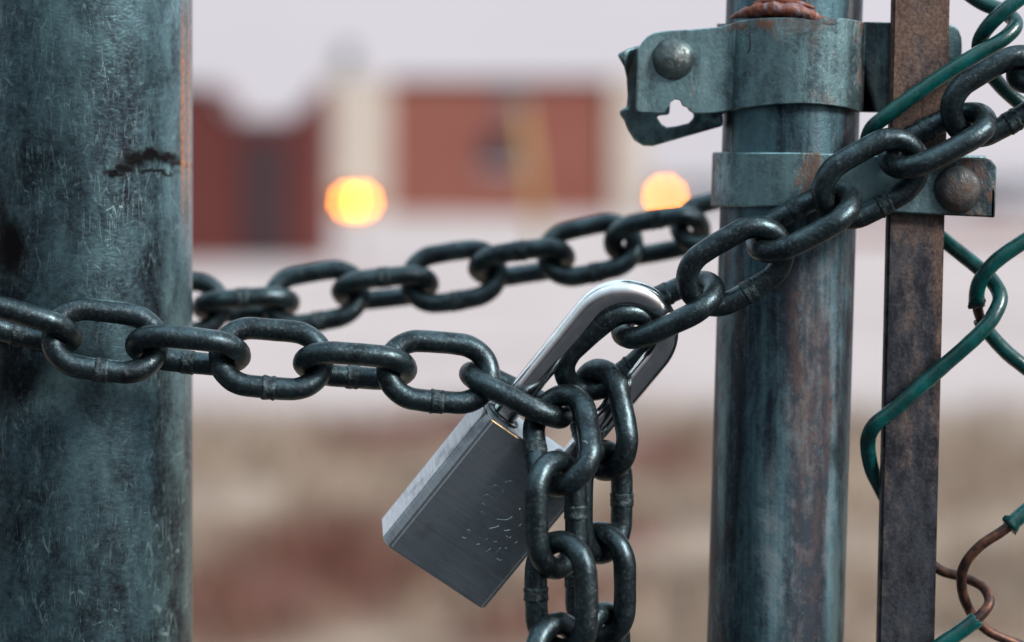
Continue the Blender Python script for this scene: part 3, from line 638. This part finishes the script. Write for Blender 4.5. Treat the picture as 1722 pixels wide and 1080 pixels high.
LINKS = [   # name, px, py, depth mm, slope, pitch, roll (degrees), side of the weld
('La',34,545,-7.0,-17,-9.7,63,-1),('L1',177.1,573.0,-5.9,-8.0,-9.6,-24,-1),('L2',316.4,589.3,-2.0,-6.6,-6.9,62.0,-1),('L3',456.3,603.2,0.8,-5.6,-6.0,-24,-1),
('L4',597.6,615.5,2.5,-5.3,-7.2,63.0,-1),('L5',737.3,625.4,3.5,-5.3,-7.6,-20,-1),('L6',867.3,664.3,7.5,-25.4,5.8,94.5,-1),
('D1',944.8,739.7,-6.0,97.4,-41.1,-28.5,1),('D2',936.0,865.8,-15.0,91.1,-3.5,50.0,-1),('D3',943.5,1002.0,-21.0,91.1,-5.0,-38.6,1),('D4',935.1,1139.8,-22.5,89.9,-2.4,44.8,1),('D5',944.0,1275.0,-22.0,90.0,0.1,-40.1,1),
('R0',1122.3,520.9,4.5,25.9,10,-66,1),('R1',1236.3,448.3,-1.6,31.0,3.2,17.5,-1),('R2',1351.2,374.0,-2.9,28.3,5.3,-64.4,1),('R3',1464.2,300.7,-3.0,29.6,-0.5,17.8,-1),('R4',1576.0,235.9,-4.4,27.1,0.5,-65.1,1),('R5',1680.0,162.1,-3.3,30.3,0.8,18.3,-1),('R6',1790.0,95.0,-4.0,30.0,-9.8,-65.0,1),
('T0',1024,592,7.0,42.0,12,28,-1),('T1',1013.0,706,7.5,101.0,-20.0,-46.0,1),('T2',1012.3,844.2,3.0,89.3,-2.1,46.5,-1),('T3',1009.3,981.8,2.0,89.8,1.5,-39.3,1),('T4',1012.0,1117.9,-1.5,90.0,0.1,51.9,1),('T5',1009.9,1253.8,-3.3,89.9,-0.4,-38.3,1),
('K1',296.0,513.9,98.1,-4.1,-0.3,-22.2,-1),('K2',413.4,513.4,98.5,3.9,-2.7,71.6,1),('K3',530.8,499.6,99.4,9.3,-1.8,-24.6,-1),('K4',647.8,484.4,100.2,5.9,-2.8,64.5,1),('K5',763.2,464.9,100.1,8.9,1.5,-24.3,-1),('K6',877.1,441.9,99.6,8.0,0.3,62.0,1),('K7',992.3,420.1,98.6,12.1,0.7,-30.1,-1),('K8',1105.0,397.0,97.0,10.0,0.2,50.1,1),('K9',1217.0,370.0,94.8,15.0,0.3,-40.1,-1),
('Kb',1328.0,336.0,92.7,17.0,4.0,52.0,1),('Kc',1436.9,300.0,88.4,18.0,5.4,-38.4,-1)]
c0 = P(868, 664, 9); chain = empty('chain', c0, 'heavy dark steel chain looped round the post and padlocked to the gate', 'chain')
def add_link(k, c, a, wv, side):
    wv = (wv - a*wv.dot(a)).normalized(); nv = a.cross(wv)
    m = Matrix((a, wv, nv)).transposed()
    o = bpy.data.objects.new('chain_link', LM[k % 5]); COL.objects.link(o); o.parent = chain; o.location = c - c0; o.rotation_euler = m.to_euler()
    s = bpy.data.objects.new('weld_seam', WM[(k*3) % 5]); COL.objects.link(s); s.parent = o
    if side < 0: s.rotation_euler = (0, 0, math.pi)
for k, (nm, px, py, d, th, pi_, ro, side) in enumerate(LINKS):
    th, pi_, ro = R(th), R(pi_), R(ro)
    ax = Vector((math.cos(th), 0, math.sin(th))); p = Vector((-math.sin(th), 0, math.cos(th))); f = Vector((0, -1, 0))
    a = ax*math.cos(pi_) + f*math.sin(pi_); f2 = f*math.cos(pi_) - ax*math.sin(pi_)
    add_link(k, P(px, py, d), a, p*math.cos(ro) + f2*math.sin(ro), side)
# the turn of the chain round the far side of the left post, joining the two strands
s0, s1 = P(-90, 533, 3), P(190, 520, 98); cpost = POST0.copy(); arcp = []
for k in range(6):
    u = (k+.5)/6; ang = R(248 - 8 - 128*u); rr = POST_R + .0105
    arcp.append(Vector((cpost.x + math.cos(ang)*rr, cpost.y + math.sin(ang)*rr, s0.z + (s1.z-s0.z)*u)))
for k, c in enumerate(arcp):
    t = (arcp[min(k+1, 5)] - arcp[max(k-1, 0)]).normalized(); rad = Vector((c.x-cpost.x, c.y-cpost.y, 0)).normalized(); upv = rad.cross(t)
    an = R(45 if k % 2 else -45); add_link(k, c, t, rad*math.sin(an) + upv*math.cos(an), -1)

# ------------------------------------------------------------------ padlock
eu = Vector((.62, 0, .784)).normalized(); ep = Vector((.784, 0, -.62)).normalized(); ez = Vector((0, -1, 0)); tau, psi = R(10), R(14)
U = eu*math.cos(tau) + ez*math.sin(tau); Z = ez*math.cos(tau) - eu*math.sin(tau); V_ = ep*math.cos(psi) - Z*math.sin(psi); Nn = ep*math.sin(psi) + Z*math.cos(psi)
A0 = P(829, 705, -2)
rotm = Matrix((V_, -Nn, U)).transposed()
lock = empty('padlock', A0, 'square brushed steel padlock hanging tilted from the chain', 'padlock'); lock.rotation_euler = rotm.to_euler()
def lobj(name, bm, mats, parent=lock, **k):        # built in the lock's own axes: x across, y into the body, z along
    bmesh.ops.recalc_face_normals(bm, faces=bm.faces); me = bpy.data.meshes.new(name); bm.to_mesh(me); bm.free()
    for m in (mats if isinstance(mats, list) else [mats]): me.materials.append(m)
    for p in me.polygons: p.use_smooth = True
    if k.get('angle'): me.set_sharp_from_angle(angle=R(k['angle']))
    o = bpy.data.objects.new(name, me); COL.objects.link(o); o.parent = parent; return o
mm_ = .001; q = 2.7; Wd, Th, Ht = 35.2, 20, 53.5
sec = [(0, 0), (Wd+q-1, 0), (Wd+q, 1), (Wd+q, Th-1), (Wd+q-1, Th), (0, Th), (-q, Th-q), (-q, q)]
bm = bmesh.new(); b2 = bmesh.new(); top = [b2.verts.new((x*mm_, y*mm_, 0)) for x, y in sec]; bot = [b2.verts.new((x*mm_, y*mm_, -Ht*mm_)) for x, y in sec]
b2.faces.new(top); b2.faces.new(bot[::-1])
for i in range(8): b2.faces.new((top[i], bot[i], bot[(i+1) % 8], top[(i+1) % 8]))
bmesh.ops.recalc_face_normals(b2, faces=b2.faces)
bmesh.ops.bevel(b2, geom=b2.edges[:], offset=.0013, segments=5, affect='EDGES', clamp_overlap=True)
for f in b2.faces:       # faces along the upper rim are brass-coloured
    c = f.calc_center_median()
    if f.calc_area() < 4e-5 and c.z > -.0013 and .45 < f.normal.z < .88: f.material_index = 1
merge(bm, b2); lobj('body', bm, [M['lock'], M['brass']], angle=25)
# shackle
bm = bmesh.new(); r_s = .0042; Ls, Rs, x0, yc = .0436, .01345, .0050, .010; pts = []
for k in range(15): pts.append(Vector((x0, yc, -.002 + (Ls+.002)*k/15)))
for k in range(41): g_ = math.pi*k/40; pts.append(Vector((x0+Rs-Rs*math.cos(g_), yc, Ls+Rs*math.sin(g_))))
for k in range(1, 16): pts.append(Vector((x0+2*Rs, yc, Ls-(Ls+.002)*k/15)))
tube(bm, pts, r_s, 32); sh = lobj('shackle', bm, M['shackle'])
bm = bmesh.new()
for xx in (x0, x0+2*Rs): lathe(bm, [(.0049, .0002), (.0058, .0004), (.0060, .0), (.0060, -.001)], Vector((xx, yc, 0)), (0, 0, 1), 32)
lobj('shackle_collar', bm, M['chain'])
# stamped lettering, worn and half hidden: short raised strokes on the front face
def face(px, py):
    o = Vector((0, 0, CAMH)); dr_ = P(px, py, 0) - o; t = (A0 - o).dot(Nn) / dr_.dot(Nn); v = o + dr_*t - A0
    return Vector((v.dot(V_), +.00006, v.dot(U)))
Zp = lambda x, y: (740 + x/4.5, 790 + y/4.5)
rows = [[(310,250),(318,215),(335,195),(362,190),(400,225),(392,262),(375,288)], [(310,312),(330,290),(345,270),(318,255)], [(362,172),(380,140),(418,116),(478,150),(462,185),(440,212),(410,250)], [(478,104),(510,90),(545,86),(575,110)], [(330,357),(348,338),(310,318)], [(445,205),(480,160)],
  [(168,512),(190,520),(206,505),(212,478),(232,462),(205,455)], [(368,447),(400,442),(450,428)], [(430,375),(465,380),(515,378),(548,356)], [(482,464),(512,460),(538,455)], [(592,432),(606,420),(622,406),(600,290)],
  [(350,522),(358,532)], [(405,548),(428,545)], [(345,630),(362,612),(382,600)], [(415,645),(436,620),(462,588)], [(485,606),(506,590)], [(432,672),(450,690),(468,682)], [(500,500),(520,520),(538,506)], [(560,560),(590,545)], [(270,570),(300,562)]]
# the worn letter outlines read dark, the dents below them catch the light
for k0, k1, mt, nm in ((0, 6, M['lock'], 'stamped_lettering'), (6, 99, M['lock'], 'stamped_lettering')):
    bm = bmesh.new()
    for st in rows[k0:k1]: tube(bm, catmull([face(*Zp(*p)) for p in st], .0006),   .00011 if k0 == 0 else .00020, 8)
    lobj(nm, bm, mt)
